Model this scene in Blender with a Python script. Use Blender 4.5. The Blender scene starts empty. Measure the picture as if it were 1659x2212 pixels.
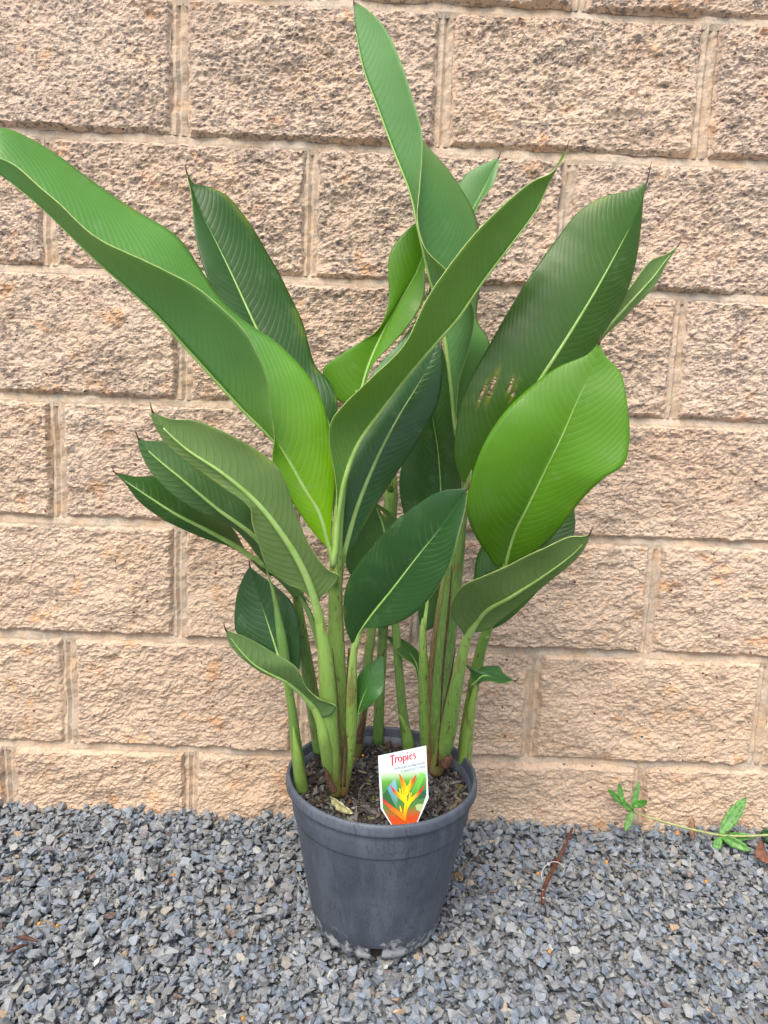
import bpy, math, random
import numpy as np
from mathutils import Vector, Matrix, Euler

rng = np.random.default_rng(7)
random.seed(7)
S = bpy.context.scene
COL = S.collection

# ------------------------------------------------------------------ camera
CAM = np.array([.518, -1.112, .709])
CAM_ROT = tuple(math.radians(a) for a in (81.48, -2.22, -.45))
FPX, PW, PH = 1450., 1659., 2212.          # focal length in pixels of the measured picture
cd = bpy.data.cameras.new('camera'); cam = bpy.data.objects.new('camera', cd); COL.objects.link(cam)
cam.location = CAM; cam.rotation_euler = CAM_ROT
cd.sensor_fit = 'VERTICAL'; cd.sensor_height = 24.; cd.sensor_width = 18.; cd.lens = 24. * FPX / PH
cd.clip_start = .02; cd.clip_end = 500
S.camera = cam
S.render.resolution_x, S.render.resolution_y = 768, 1024

# ------------------------------------------------------------------ light
SUN_EL, SUN_AZ = math.radians(57), math.radians(203)      # azimuth clockwise from +Y: from behind the camera, a little to its left
w = bpy.data.worlds.new('World'); S.world = w; w.use_nodes = True
nt = w.node_tree; bg = nt.nodes['Background']
sky = nt.nodes.new('ShaderNodeTexSky'); sky.sky_type = 'NISHITA'; sky.sun_disc = False
sky.sun_elevation = SUN_EL; sky.sun_rotation = SUN_AZ
sky.air_density = 1.0; sky.dust_density = 4.0; sky.ozone_density = 1.0
nt.links.new(sky.outputs[0], bg.inputs[0]); bg.inputs[1].default_value = .13
sd = bpy.data.lights.new('sun', 'SUN'); sd.energy = 1.5; sd.angle = math.radians(40); sd.color = (1, .95, .87)
sun = bpy.data.objects.new('sun', sd); COL.objects.link(sun)
sdir = Vector((math.sin(SUN_AZ) * math.cos(SUN_EL), math.cos(SUN_AZ) * math.cos(SUN_EL), math.sin(SUN_EL)))
sun.rotation_euler = sdir.to_track_quat('Z', 'Y').to_euler(); sun.location = (0, -3, 5)
S.view_settings.view_transform = 'Standard'; S.view_settings.look = 'None'
S.view_settings.exposure = .98; S.view_settings.gamma = 1

# ------------------------------------------------------------------ pixel -> place
ROT = np.array(Euler(CAM_ROT).to_matrix())
def ray(u, v): return ROT @ np.array([(u - PW / 2) / FPX, -(v - PH / 2) / FPX, -1.])
def at(u, v, d):                              # point d metres in front of the wall plane
    r = ray(u, v); return CAM + r * ((-d - CAM[1]) / r[1])
def at_z(u, v, z):                            # point on a level plane
    r = ray(u, v); return CAM + r * ((z - CAM[2]) / r[2])
def px_size(p): return -float((ROT.T @ (np.asarray(p) - CAM))[2]) / FPX   # metres per pixel there

# ------------------------------------------------------------------ helpers
def link(name, me, parent=None, mats=()):
    o = bpy.data.objects.new(name, me); COL.objects.link(o)
    if parent: o.parent = parent
    for m in mats: me.materials.append(m)
    return o
def mesh(name, verts, faces, smooth=False):
    me = bpy.data.meshes.new(name)
    v = np.asarray(verts, dtype=np.float32)
    if isinstance(faces, np.ndarray):
        k = faces.shape[1]; f = faces.astype(np.int32)
        me.vertices.add(len(v)); me.vertices.foreach_set('co', v.ravel())
        me.loops.add(f.size); me.loops.foreach_set('vertex_index', f.ravel())
        me.polygons.add(len(f)); me.polygons.foreach_set('loop_start', np.arange(len(f), dtype=np.int32) * k)
        me.update(calc_edges=True); me.validate()
    else:
        me.from_pydata(v.tolist(), [], [list(map(int, q)) for q in faces]); me.update()
    me.polygons.foreach_set('use_smooth', np.full(len(me.polygons), smooth))
    return me
def color_attr(me, cols):                     # one colour per vertex
    a = me.color_attributes.new('Col', 'FLOAT_COLOR', 'POINT')
    c = np.ones((len(me.vertices), 4), dtype=np.float32); c[:, :3] = cols
    a.data.foreach_set('color', c.ravel())
def thing(name, label, cat, loc=(0, 0, 0), group=None):
    o = bpy.data.objects.new(name, None); COL.objects.link(o); o.location = loc; o.empty_display_size = .05
    return tag(o, label, cat, group)
def tag(o, label=None, cat=None, group=None, kind=None):
    if label: o['label'] = label
    if cat: o['category'] = cat
    if group: o['group'] = group
    if kind: o['kind'] = kind
    return o
def under(o, parent):                         # parent while keeping the world position
    o.parent = parent; o.matrix_parent_inverse = Matrix.Translation(-Vector(parent.location)); return o
def catmull(P, n):
    P = np.asarray(P, float)
    if len(P) < 3:
        return P[0] + (P[-1] - P[0]) * np.linspace(0, 1, n)[:, None]
    Q = np.vstack([2 * P[0] - P[1], P, 2 * P[-1] - P[-2]]); out = []
    for i in range(1, len(Q) - 2):
        p0, p1, p2, p3 = Q[i - 1:i + 3]
        t0 = 0; t1 = t0 + max(np.linalg.norm(p1 - p0), 1e-9) ** .5
        t2 = t1 + max(np.linalg.norm(p2 - p1), 1e-9) ** .5; t3 = t2 + max(np.linalg.norm(p3 - p2), 1e-9) ** .5
        t = np.linspace(t1, t2, 24, endpoint=False)[:, None]
        A1 = (t1 - t) / (t1 - t0) * p0 + (t - t0) / (t1 - t0) * p1; A2 = (t2 - t) / (t2 - t1) * p1 + (t - t1) / (t2 - t1) * p2
        A3 = (t3 - t) / (t3 - t2) * p2 + (t - t2) / (t3 - t2) * p3
        B1 = (t2 - t) / (t2 - t0) * A1 + (t - t0) / (t2 - t0) * A2; B2 = (t3 - t) / (t3 - t1) * A2 + (t - t1) / (t3 - t1) * A3
        out.append((t2 - t) / (t2 - t1) * B1 + (t - t1) / (t2 - t1) * B2)
    out = np.vstack(out + [P[-1:]])
    return resample(out, n)
def resample(P, n):
    s = np.concatenate([[0], np.cumsum(np.linalg.norm(np.diff(P, axis=0), axis=1))]); t = np.linspace(0, s[-1], n)
    return np.stack([np.interp(t, s, P[:, k]) for k in range(P.shape[1])], 1)
def rail(px, ds, n):                          # pixel polyline + distances from the wall -> 3-D curve
    px = np.asarray(px, float); s = np.concatenate([[0], np.cumsum(np.linalg.norm(np.diff(px, axis=0), axis=1))]); s /= s[-1]
    d = np.interp(s, np.linspace(0, 1, len(ds)), ds)
    return catmull([at(u, v, k) for (u, v), k in zip(px, d)], n)
def tube(P, R, seg=12, flat=1., flat_dir=None, cap=True):
    P = np.asarray(P, float); n = len(P); R = np.broadcast_to(R, (n,))
    T = np.gradient(P, axis=0); T /= np.linalg.norm(T, axis=1)[:, None] + 1e-12
    ref = np.array([0, 1., 0]) if flat_dir is None else np.asarray(flat_dir, float)
    a = np.linspace(0, 2 * np.pi, seg, endpoint=False); V = []
    for i in range(n):
        b = np.cross(T[i], ref); b /= np.linalg.norm(b) + 1e-12; c = np.cross(b, T[i])
        V.append(P[i] + R[i] * (np.cos(a)[:, None] * b + flat * np.sin(a)[:, None] * c))
    V = np.vstack(V); F = []
    for i in range(n - 1):
        for j in range(seg):
            k = (j + 1) % seg; F.append((i * seg + j, i * seg + k, (i + 1) * seg + k, (i + 1) * seg + j))
    if cap: F.append(tuple(range(seg))[::-1]); F.append(tuple(range((n - 1) * seg, n * seg)))
    return V, F

# value noise
_tab = np.random.default_rng(3).random(4096).astype(np.float32)
def vnoise(x, y, seed=0):
    xi = np.floor(x).astype(np.int64); yi = np.floor(y).astype(np.int64); fx = x - xi; fy = y - yi
    fx = fx * fx * (3 - 2 * fx); fy = fy * fy * (3 - 2 * fy)
    h = lambda a, b: _tab[(a * 374761 + b * 668265 + seed * 97351 + (a * b) * 31) & 4095]
    return (h(xi, yi) * (1 - fx) + h(xi + 1, yi) * fx) * (1 - fy) + (h(xi, yi + 1) * (1 - fx) + h(xi + 1, yi + 1) * fx) * fy
def fbm(x, y, seed=0, o=4, g=.5):
    s = 0; a = 1; tot = 0
    for k in range(o):
        s = s + a * vnoise(x * 2 ** k + 17.3 * k, y * 2 ** k - 9.1 * k, seed + k); tot += a; a *= g
    return s / tot

# ------------------------------------------------------------------ materials
class N:
    def __init__(s, name):
        s.m = bpy.data.materials.new(name); s.m.use_nodes = True; s.t = s.m.node_tree
        s.b = s.t.nodes['Principled BSDF']; s.out = s.t.nodes['Material Output']
    def n(s, kind, **kw):
        x = s.t.nodes.new('ShaderNode' + kind)
        for k, v in kw.items():
            if k.startswith('i_'):
                key = k[2:]; key = int(key) if key.isdigit() else key.replace('_', ' ')
                s.put(v, x.inputs[key])
            else: setattr(x, k, v)
        return x
    def put(s, v, sock):
        if isinstance(v, bpy.types.NodeSocket): s.t.links.new(v, sock)
        elif isinstance(v, bpy.types.Node): s.t.links.new(v.outputs[0], sock)
        else: sock.default_value = v
    def math(s, op, a, b=0., c=0., clamp=False):
        x = s.t.nodes.new('ShaderNodeMath'); x.operation = op; x.use_clamp = clamp
        for i, q in enumerate((a, b, c)): s.put(q, x.inputs[i])
        return x.outputs[0]
    def mix(s, f, a, b, mode='MIX'):
        x = s.t.nodes.new('ShaderNodeMix'); x.data_type = 'RGBA'; x.blend_type = mode
        s.put(f, x.inputs[0]); s.put(c4(a), x.inputs[6]); s.put(c4(b), x.inputs[7]); return x.outputs[2]
    def noise(s, vec, scale, detail=4, rough=.55, dist=0., col=False):
        x = s.n('TexNoise'); x.inputs['Scale'].default_value = scale; x.inputs['Detail'].default_value = detail
        x.inputs['Roughness'].default_value = rough; x.inputs['Distortion'].default_value = dist
        if vec is not None: s.put(vec, x.inputs['Vector'])
        return x.outputs[1 if col else 0]
    def ramp(s, f, a, b, smooth=True):
        x = s.n('MapRange'); x.interpolation_type = 'SMOOTHSTEP' if smooth else 'LINEAR'
        s.put(f, x.inputs[0]); x.inputs[1].default_value = a; x.inputs[2].default_value = b; return x.outputs[0]
    def scaled(s, vec, sc):
        x = s.n('Mapping'); s.put(vec, x.inputs[0]); x.inputs['Scale'].default_value = sc; return x.outputs[0]
    def bump(s, h, strength=.5, dist=.001, normal=None):
        x = s.n('Bump'); x.inputs['Strength'].default_value = strength; x.inputs['Distance'].default_value = dist
        s.put(h, x.inputs['Height'])
        if normal is not None: s.put(normal, x.inputs['Normal'])
        return x.outputs[0]
    def pos(s): return s.n('NewGeometry').outputs['Position']
    def obj(s): return s.n('TexCoord').outputs['Object']
    def attr(s, name): return s.n('Attribute', attribute_name=name).outputs[0]
    def set(s, **kw):
        for k, v in kw.items(): s.put(c4(v) if isinstance(v, tuple) else v, s.b.inputs[k.replace('_', ' ')])
        return s.m
def c4(c): return tuple(c) + (1.,) if isinstance(c, tuple) and len(c) == 3 else c

def mat_block():
    m = N('split_face_block'); p = m.pos()
    rnd = m.n('ObjectInfo').outputs['Random']
    n1 = m.noise(m.scaled(p, (1, 1, 1.6)), 120, 6, .74); n2 = m.noise(p, 7, 4); n3 = m.noise(p, 320, 3, .6); n4 = m.noise(p, 22, 5, .6)
    col = m.mix(m.ramp(n2, .3, .7), (.64, .465, .330), (.73, .56, .410)); col = m.mix(m.math('MULTIPLY', m.ramp(m.noise(p, 5.5, 4, .6), .48, .68), .5), col, (.68, .45, .275))
    col = m.mix(m.math('MULTIPLY', rnd, .35), col, (.66, .53, .44)); col = m.mix(m.math('MULTIPLY', m.ramp(m.n('SeparateXYZ', i_0=p).outputs[2], .75, .05), .45), col, (.64, .47, .31))
    col = m.mix(m.math('MULTIPLY', m.ramp(n4, .56, .72), .8), col, (.68, .36, .16))          # iron stains
    col = m.mix(m.math('MULTIPLY', m.ramp(m.math('ADD', n1, m.math('MULTIPLY', m.math('SUBTRACT', m.noise(p, 16, 3), .5), .22)), .512, .552), m.math('MULTIPLY_ADD', m.ramp(m.n('SeparateXYZ', i_0=p).outputs[2], .15, .95), .50, .34)), col, (.165, .135, .125))           # dark aggregate, plus the shade of pits painted into the colour
    col = m.mix(m.math('MULTIPLY', m.ramp(n3, .35, .65), .25), col, (.75, .60, .47))
    vor = m.n('TexVoronoi'); vor.inputs['Scale'].default_value = 70; m.put(p, vor.inputs['Vector'])
    chip = m.math('MULTIPLY', m.math('LESS_THAN', vor.outputs['Distance'], .16), m.math('GREATER_THAN', m.noise(p, 48, 1), .60))
    col = m.mix(chip, col, m.mix(m.ramp(m.noise(p, 31, 0), .4, .6), (.12, .12, .13), (.20, .07, .04)))
    b = m.bump(m.math('ADD', m.noise(m.scaled(p, (1, 1, 1.6)), 240, 5, .78), m.math('MULTIPLY', n3, .5)), .8, .0034)
    return m.set(Base_Color=col, Roughness=.93, Normal=b, Specular_IOR_Level=.2)
def mat_mortar():
    m = N('mortar'); p = m.pos(); n = m.noise(p, 260, 4, .7); n2 = m.noise(p, 9, 4)
    col = m.mix(m.ramp(n2, .35, .7), (.58, .485, .38), (.60, .455, .32)); col = m.mix(m.math('MULTIPLY', m.ramp(n, .5, .66), .55), col, (.30, .245, .19)); col = m.mix(m.math('MULTIPLY', m.ramp(m.noise(p, 34, 4, .6), .5, .65), .5), col, (.64, .44, .27))
    return m.set(Base_Color=col, Roughness=.95, Normal=m.bump(n, .9, .002), Specular_IOR_Level=.15)
def mat_gravel():
    m = N('crushed_bluestone'); p = m.pos(); c = m.attr('Col'); n = m.noise(p, 700, 4, .7); n2 = m.noise(p, 240, 3)
    col = m.mix(m.math('MULTIPLY', m.ramp(n2, .45, .70), .40), c, (.40, .42, .42)); col = m.mix(m.math('MULTIPLY', m.ramp(n, .5, .7), .5), col, (.07, .08, .085))
    return m.set(Base_Color=col, Roughness=.8, Normal=m.bump(n, .6, .0006), Specular_IOR_Level=.3)
def mat_ground():
    m = N('gravel_bed'); p = m.pos(); v = m.n('TexVoronoi'); v.inputs['Scale'].default_value = 90; m.put(p, v.inputs['Vector'])
    col = m.mix(v.outputs['Color'], (.09, .10, .11), (.26, .28, .29))
    return m.set(Base_Color=col, Roughness=.9, Normal=m.bump(v.outputs['Distance'], 1., .006))
def mat_pot():
    m = N('grey_plastic_pot'); p = m.obj(); z = m.n('SeparateXYZ', i_0=p).outputs[2]
    st = m.noise(m.scaled(p, (34, 34, 3)), 1, 5, .6); bl = m.noise(p, 9, 5, .6); scr = m.noise(m.scaled(p, (160, 160, 18)), 1, 2, .4, 1.2)
    scr2 = m.noise(m.scaled(p, (25, 25, 190)), 1, 2, .4, 2.)
    col = m.mix(m.ramp(bl, .3, .72), (.050, .062, .083), (.088, .105, .134)); col = m.mix(m.math('MULTIPLY', m.ramp(st, .46, .66), .35), col, (.13, .15, .185))
    sc = m.math('MULTIPLY', m.math('COMPARE', scr, .5, .012), .65); col = m.mix(sc, col, (.025, .028, .032))
    sc2 = m.math('MULTIPLY', m.math('COMPARE', scr2, .53, .010), m.math('MULTIPLY', m.ramp(bl, .5, .6), .6)); col = m.mix(sc2, col, (.022, .025, .03))
    lime = m.noise(p, 60, 5, .68); hgt = m.math('SUBTRACT', .62, m.math('MULTIPLY', m.ramp(z, .012, .060, False), .42))
    mask = m.math('GREATER_THAN', m.math('ADD', lime, m.math('MULTIPLY', m.ramp(z, .055, .012, False), .20)), .64)
    edge = m.ramp(m.math('ADD', lime, m.math('MULTIPLY', m.ramp(z, .040, .008, False), .20)), .60, .74)
    col = m.mix(m.math('MULTIPLY', edge, m.math('MULTIPLY', m.ramp(z, .044, .030), .85)), col, (.52, .53, .53))
    dust = m.math('MULTIPLY', m.ramp(m.noise(p, 400, 2), .66, .75), .35); col = m.mix(dust, col, (.3, .31, .33))
    r = m.math('ADD', .42, m.math('MULTIPLY', bl, .25))
    return m.set(Base_Color=col, Roughness=r, Normal=m.bump(m.math('ADD', st, m.math('MULTIPLY', sc, -.4)), .12, .001))
def mat_leaf(side):
    m = N('leaf_' + side); c = m.attr('Col'); uv = m.n('UVMap', uv_map='vein').outputs[0]
    s = m.n('SeparateXYZ', i_0=uv); a = m.math('ABSOLUTE', s.outputs[0]); ph = s.outputs[1]; p = m.pos()
    wob = m.math('MULTIPLY', m.math('SUBTRACT', m.noise(p, 10, 1), .5), .012)
    ph = m.math('ADD', ph, wob)
    v1 = m.math('PINGPONG', m.math('DIVIDE', ph, .0098), .5); v2 = m.math('PINGPONG', m.math('DIVIDE', ph, .0027), .5)
    ridge = m.ramp(v1, .12, .0); fine = m.math('SINE', m.math('MULTIPLY', ph, 2 * math.pi / .0027))
    top = side == 'top'
    lum = m.noise(p, 7, 3); blot = m.noise(p, 60, 3)
    hsv = m.n('HueSaturation'); m.put(c, hsv.inputs['Color']); hsv.inputs['Hue'].default_value = .5
    hsv.inputs['Saturation'].default_value = 1.04 if top else .90; m.put(m.math('ADD', .78 if top else 1.05, m.math('MULTIPLY', lum, .55)), hsv.inputs['Value'])
    col = hsv.outputs[0]
    col = m.mix(m.math('MULTIPLY', m.math('MULTIPLY', m.ramp(a, .72, 1.), m.ramp(m.noise(p, 13, 2), .56, .70)), .45), col, (.26, .34, .05))
    col = m.mix(m.math('MULTIPLY', m.ramp(blot, .55, .75), .14), col, (.10, .20, .05))
    col = m.mix(m.math('MULTIPLY', m.math('MULTIPLY', ridge, m.ramp(m.noise(p, 17, 3), .38, .66)), .24 if top else .26), col, (.26, .42, .17) if top else (.06, .12, .03))
    col = m.mix(m.math('MULTIPLY', m.ramp(fine, .2, 1.), .03), col, (.20, .34, .12))
    col = m.mix(m.math('MULTIPLY', m.ramp(m.noise(p, 38, 5, .7), .56, .70), .13), col, (.36, .43, .28))
    speck = m.math('MULTIPLY', m.ramp(m.noise(p, 190, 2), .74, .80), m.ramp(lum, .52, .66))
    col = m.mix(m.math('MULTIPLY', speck, .5), col, (.10, .07, .03))
    h = m.math('ADD', m.math('MULTIPLY', m.math('ADD', ridge, m.math('MULTIPLY', v1, -1.2)), -1. if top else 1.), m.math('MULTIPLY', fine, .06))
    h = m.math('ADD', h, m.math('MULTIPLY', m.noise(p, 45, 3), .7))
    nb = m.bump(m.math('MULTIPLY', h, m.math('ADD', .25, m.noise(p, 19, 2))), .20 if top else .34, .0010)
    m.set(Base_Color=col, Roughness=m.math('ADD', .24 if top else .40, m.math('MULTIPLY', blot, .18)), Normal=nb, Specular_IOR_Level=.46 if top else .26)
    tr = m.n('BsdfTranslucent'); tc = m.mix(.6, col, (.62, .88, .06)); m.put(tc, tr.inputs[0]); m.put(nb, tr.inputs['Normal'])
    mx = m.n('MixShader'); mx.inputs[0].default_value = .34
    m.t.links.new(m.b.outputs[0], mx.inputs[1]); m.t.links.new(tr.outputs[0], mx.inputs[2]); m.t.links.new(mx.outputs[0], m.out.inputs[0])
    return m.m
def mat_stem():
    m = N('stem_skin'); c = m.attr('Col'); uv = m.n('UVMap', uv_map='vein').outputs[0]; p = m.pos()
    s = m.n('SeparateXYZ', i_0=uv); str_ = m.noise(m.scaled(uv, (9, 5, 1)), 1, 3, .6); spk = m.noise(m.scaled(p, (1, 1, .35)), 330, 2, .5); pat = m.noise(m.scaled(p, (1, 1, .3)), 26, 3)
    col = m.mix(m.math('MULTIPLY', m.ramp(str_, .42, .66), .40), c, (.34, .48, .13))
    col = m.mix(m.math('MULTIPLY', m.math('MULTIPLY', m.ramp(spk, .60, .68), m.ramp(pat, .42, .56)), .8), col, (.10, .035, .02))
    col = m.mix(m.math('MULTIPLY', m.ramp(m.noise(m.scaled(p, (1, 1, .07)), 75, 3, .6), .58, .66), .6), col, (.15, .06, .035))
    return m.set(Base_Color=col, Roughness=.42, Normal=m.bump(str_, .35, .0012), Specular_IOR_Level=.45)
def mat_rib():
    m = N('midrib'); p = m.pos(); n = m.noise(p, 60, 2)
    return m.set(Base_Color=m.mix(m.ramp(n, .3, .7), (.26, .43, .09), (.34, .51, .15)), Roughness=.42)
def mat_plain(name, c, rough=.7, var=.25, scale=120, metal=0.):
    m = N(name); n = m.noise(m.pos(), scale, 4, .65); dk = tuple(x * (1 - var * 1.6) for x in c); lt = tuple(min(1, x * (1 + var)) for x in c)
    return m.set(Base_Color=m.mix(m.ramp(n, .3, .7), dk, lt), Roughness=rough, Metallic=metal, Normal=m.bump(n, .25, .001))
def mat_attr(name, rough=.7, bump=.4):
    m = N(name); n = m.noise(m.pos(), 420, 4, .65); c = m.attr('Col')
    col = m.mix(m.math('MULTIPLY', m.ramp(n, .4, .7), .35), c, (.02, .017, .014)) if bump else c
    m.set(Base_Color=col, Roughness=rough, Specular_IOR_Level=.3)
    if bump: m.set(Normal=m.bump(n, bump, .0008))
    return m.m
def mat_rust():
    m = N('rusty_paint'); p = m.pos(); n = m.noise(p, 70, 5, .7); n2 = m.noise(p, 300, 3)
    rust = m.mix(m.ramp(n2, .35, .65), (.055, .018, .010), (.17, .055, .025)); col = m.mix(m.ramp(n, .60, .63), rust, (.62, .60, .58))
    return m.set(Base_Color=col, Roughness=.85, Normal=m.bump(n2, .7, .0008))
M_BLOCK, M_MORTAR, M_GRAVEL, M_GROUND, M_POT = mat_block(), mat_mortar(), mat_gravel(), mat_ground(), mat_pot()
M_TOP, M_UND, M_STEM, M_RIB = mat_leaf('top'), mat_leaf('underside'), mat_stem(), mat_rib()
M_EDGE = mat_plain('leaf_edge', (.36, .46, .14), .5, .15)
M_SOIL = mat_attr('potting_bark', .85, .6); M_PRINT = mat_attr('tag_print', .35, 0)
M_BROWN = mat_plain('dry_sheath', (.085, .035, .020), .75, .4, 200)
M_RUST = mat_rust()

# ------------------------------------------------------------------ ground and gravel
gz = -.022
def lift(x, y):                               # the gravel lies a little higher towards the left end of the wall
    return .004 + .006 * np.clip((.45 - x) / .5, 0, 1) * np.exp(y / .15) - .006 * np.clip((x - .75) / .4, 0, 1)
v = [(-30, -60, gz), (30, -60, gz), (30, .1, gz), (-30, .1, gz)]
g = link('ground', mesh('ground', v, [(0, 1, 2, 3)]), None, [M_GROUND]); tag(g, kind='structure')

POT = np.array([.541, -.244]); RB, RT, PHT = .0895, .1315, .219
def stone_shapes(n=36):
    import bmesh
    out = []
    for k in range(n):
        bm = bmesh.new(); q = rng.normal(size=(10, 3)); q /= np.linalg.norm(q, axis=1)[:, None]
        q *= rng.uniform(.8, 1.12, (10, 1)); q *= np.array([1., rng.uniform(.6, .9), rng.uniform(.38, .68)])
        vs = [bm.verts.new(c) for c in q]
        r = bmesh.ops.convex_hull(bm, input=vs)
        bmesh.ops.delete(bm, geom=[x for x in bm.verts if not x.link_faces], context='VERTS')
        bmesh.ops.triangulate(bm, faces=bm.faces[:]); bm.verts.index_update()
        out.append((np.array([x.co[:] for x in bm.verts]), np.array([[x.index for x in f.verts] for f in bm.faces]))); bm.free()
    return out
def rot_mats(n, tilt):
    a = rng.uniform(0, 2 * np.pi, n); b = rng.normal(0, tilt, n); c = rng.normal(0, tilt, n)
    ca, sa, cb, sb, cc, sc = np.cos(a), np.sin(a), np.cos(b), np.sin(b), np.cos(c), np.sin(c); z = np.zeros(n); o = np.ones(n)
    Rz = np.stack([ca, -sa, z, sa, ca, z, z, z, o], 1).reshape(-1, 3, 3); Rx = np.stack([o, z, z, z, cb, -sb, z, sb, cb], 1).reshape(-1, 3, 3)
    Ry = np.stack([cc, z, sc, z, o, z, -sc, z, cc], 1).reshape(-1, 3, 3)
    return Rx @ Ry @ Rz
def merge(shapes, which, Rm, sc, P, cols):
    V, F, Cc = [], [], []; off = 0
    for k, (sv, sf) in enumerate(shapes):
        idx = np.where(which == k)[0]
        if not len(idx): continue
        vv = np.einsum('nij,vj->nvi', Rm[idx] * sc[idx, None, None], sv) + P[idx, None, :]
        ff = sf[None] + (np.arange(len(idx)) * len(sv))[:, None, None] + off
        V.append(vv.reshape(-1, 3)); F.append(ff.reshape(-1, 3)); Cc.append(np.repeat(cols[idx], len(sv), 0)); off += len(idx) * len(sv)
    return np.vstack(V), np.vstack(F), np.vstack(Cc)
def build_gravel():
    x0, x1, y0, y1, cell = -.65, 1.75, -.76, .012, .0022
    nx, ny = int((x1 - x0) / cell), int((y1 - y0) / cell)
    X = x0 + (np.arange(nx) + .5) * cell; Y = y0 + (np.arange(ny) + .5) * cell
    hm = np.full((nx, ny), gz + .002); target = lift(X[:, None], Y[None])
    area = (x1 - x0) * (y1 - y0); n = int(area * 42000)
    r = np.clip(rng.lognormal(math.log(.0047), .36, n), .0022, .0095)
    px = rng.uniform(x0 + .01, x1 - .01, n); py = rng.uniform(y0 + .01, y1 - .004, n); keep = np.zeros(n, bool); pz = np.zeros(n)
    order = np.argsort(r + rng.normal(0, .0035, n))       # fines first, most large pieces later
    r, px, py = r[order], px[order], py[order]
    for i in range(n):
        k = max(1, int(r[i] * .62 / cell)); ix = int((px[i] - x0) / cell); iy = int((py[i] - y0) / cell)
        a, b, c, d = max(ix - k, 0), ix + k + 1, max(iy - k, 0), iy + k + 1
        sub = hm[a:b, c:d]; h = .5 * sub.mean() + .5 * sub.max()
        lim = target[min(ix, nx - 1), min(iy, ny - 1)]
        dp = math.hypot(px[i] - POT[0], py[i] - POT[1])
        if dp < RB + r[i] * .8: lim = -.004 - r[i] * .45
        if h + r[i] * .25 > lim: continue
        z = h + r[i] * .28; keep[i] = True; pz[i] = z; hm[a:b, c:d] = np.maximum(sub, z + r[i] * .36)
    P = np.stack([px, py, pz], 1)[keep]; r = r[keep]; m = len(r)
    P[:, 1] = np.minimum(P[:, 1], -.002 - r * .6)
    t = rng.random(m); b = rng.uniform(.75, 1.3, m)[:, None]
    cols = np.array([.205, .230, .256]) * b
    pal = [((.155, .190, .235), .25), ((.23, .24, .245), .22), ((.17, .175, .18), .16), ((.28, .26, .22), .06), ((.19, .17, .19), .015), ((.38, .27, .17), .005), ((.14, .10, .08), .014), ((.36, .37, .35), .015)]
    acc = 0
    for c, f in pal:
        s = (t >= acc) & (t < acc + f); cols[s] = np.array(c) * b[s]; acc += f
    sh = stone_shapes(); wh = rng.integers(0, len(sh), m)
    V, F, Cc = merge(sh, wh, rot_mats(m, .36), r * 1.18, P, cols)
    me = mesh('gravel', V, F); color_attr(me, Cc)
    print('gravel stones', m, 'tris', len(F))
    tag(link('gravel', me, None, [M_GRAVEL]), 'blue grey crushed stone gravel covering the ground', 'gravel', kind='stuff')
build_gravel()

# ------------------------------------------------------------------ block wall
Z0 = .11                                      # height of the lowest full bed joint above the gravel
wall = thing('block_wall', 'tan split face concrete block wall behind the potted plant', 'wall', (.6, 0, 0))
SHIFT = {(1, 1): -.008, (1, 5): -.0065, (-1, 1): .012, (-1, 5): .005, (2, 0): -.004, (4, 0): -.006, (0, 6): .006, (3, 1): .003, (2, 2): .004}
def block(x0, x1, z0, z1, seed, fine):
    st = .0022 if fine else .011
    nx = max(int((x1 - x0) / st), 6); nz = max(int((z1 - z0) / st), 4)
    x = np.linspace(x0, x1, nx + 1); z = np.linspace(z0, z1, nz + 1); X, Zz = np.meshgrid(x, z, indexing='ij')
    a = fbm(X * 9, Zz * 11, seed, 3) - .5; b = fbm(X * 38, Zz * 52, seed + 5, 4, .6) - .5
    n = fbm(X * 105, Zz * 165, seed + 11, 3, .6); c = np.abs(n - .5) * 2
    t = fbm(X * 62, Zz * 95, seed + 19, 2) * 5.; ter = (np.floor(t) + np.clip((t - np.floor(t)) * 2.6 - 1.3, 0, 1)) / 5 - .5
    p3 = fbm(X * 140, Zz * 215, seed + 29, 3, .75) - .5
    am = .55 + .5 * fbm(X * 5, Zz * 5, seed + 43, 2)
    h = .017 * a + am * (.0085 * b + .0045 * (.35 - c) + .0050 * ter + .0062 * p3)
    ex = np.minimum(X - x0, x1 - X); ez = np.minimum(Zz - z0, z1 - Zz)
    e = np.minimum(ex, ez) + .0050 * (fbm(X * 60, Zz * 60, seed + 23, 3) - .45)
    k = np.clip(e / .0065, 0, 1); k = k * k * (3 - 2 * k)
    y = -.0035 - k * (.0085 + h); y = np.minimum(y, -.001)
    # wavering outline
    wx = .0035 * (fbm(Zz * 55, X * 0 + seed, seed + 31, 3) - .5); wz = .0030 * (fbm(X * 55, Zz * 0 + seed, seed + 37, 3) - .5)
    fx = np.clip(1 - ex / .03, 0, 1); fz = np.clip(1 - ez / .02, 0, 1)
    V = np.stack([X + wx * fx * 2, y, Zz + wz * fz * 2], -1).reshape(-1, 3); w_ = nz + 1
    idx = np.arange((nx + 1) * w_).reshape(nx + 1, w_)
    F = np.stack([idx[:-1, :-1], idx[1:, :-1], idx[1:, 1:], idx[:-1, 1:]], -1).reshape(-1, 4)
    ring = np.concatenate([idx[:, 0], idx[-1, 1:], idx[-2::-1, -1], idx[0, -2:0:-1]])
    back = V[ring].copy(); back[:, 1] = .09; o = len(V); V = np.vstack([V, back]); m = len(ring); j = np.arange(m); jn = (j + 1) % m
    Fs = np.stack([ring[j], o + j, o + jn, ring[jn]], 1)
    me = mesh('block', V - np.array([.6, 0, 0]), np.vstack([F, Fs])); return me
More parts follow.
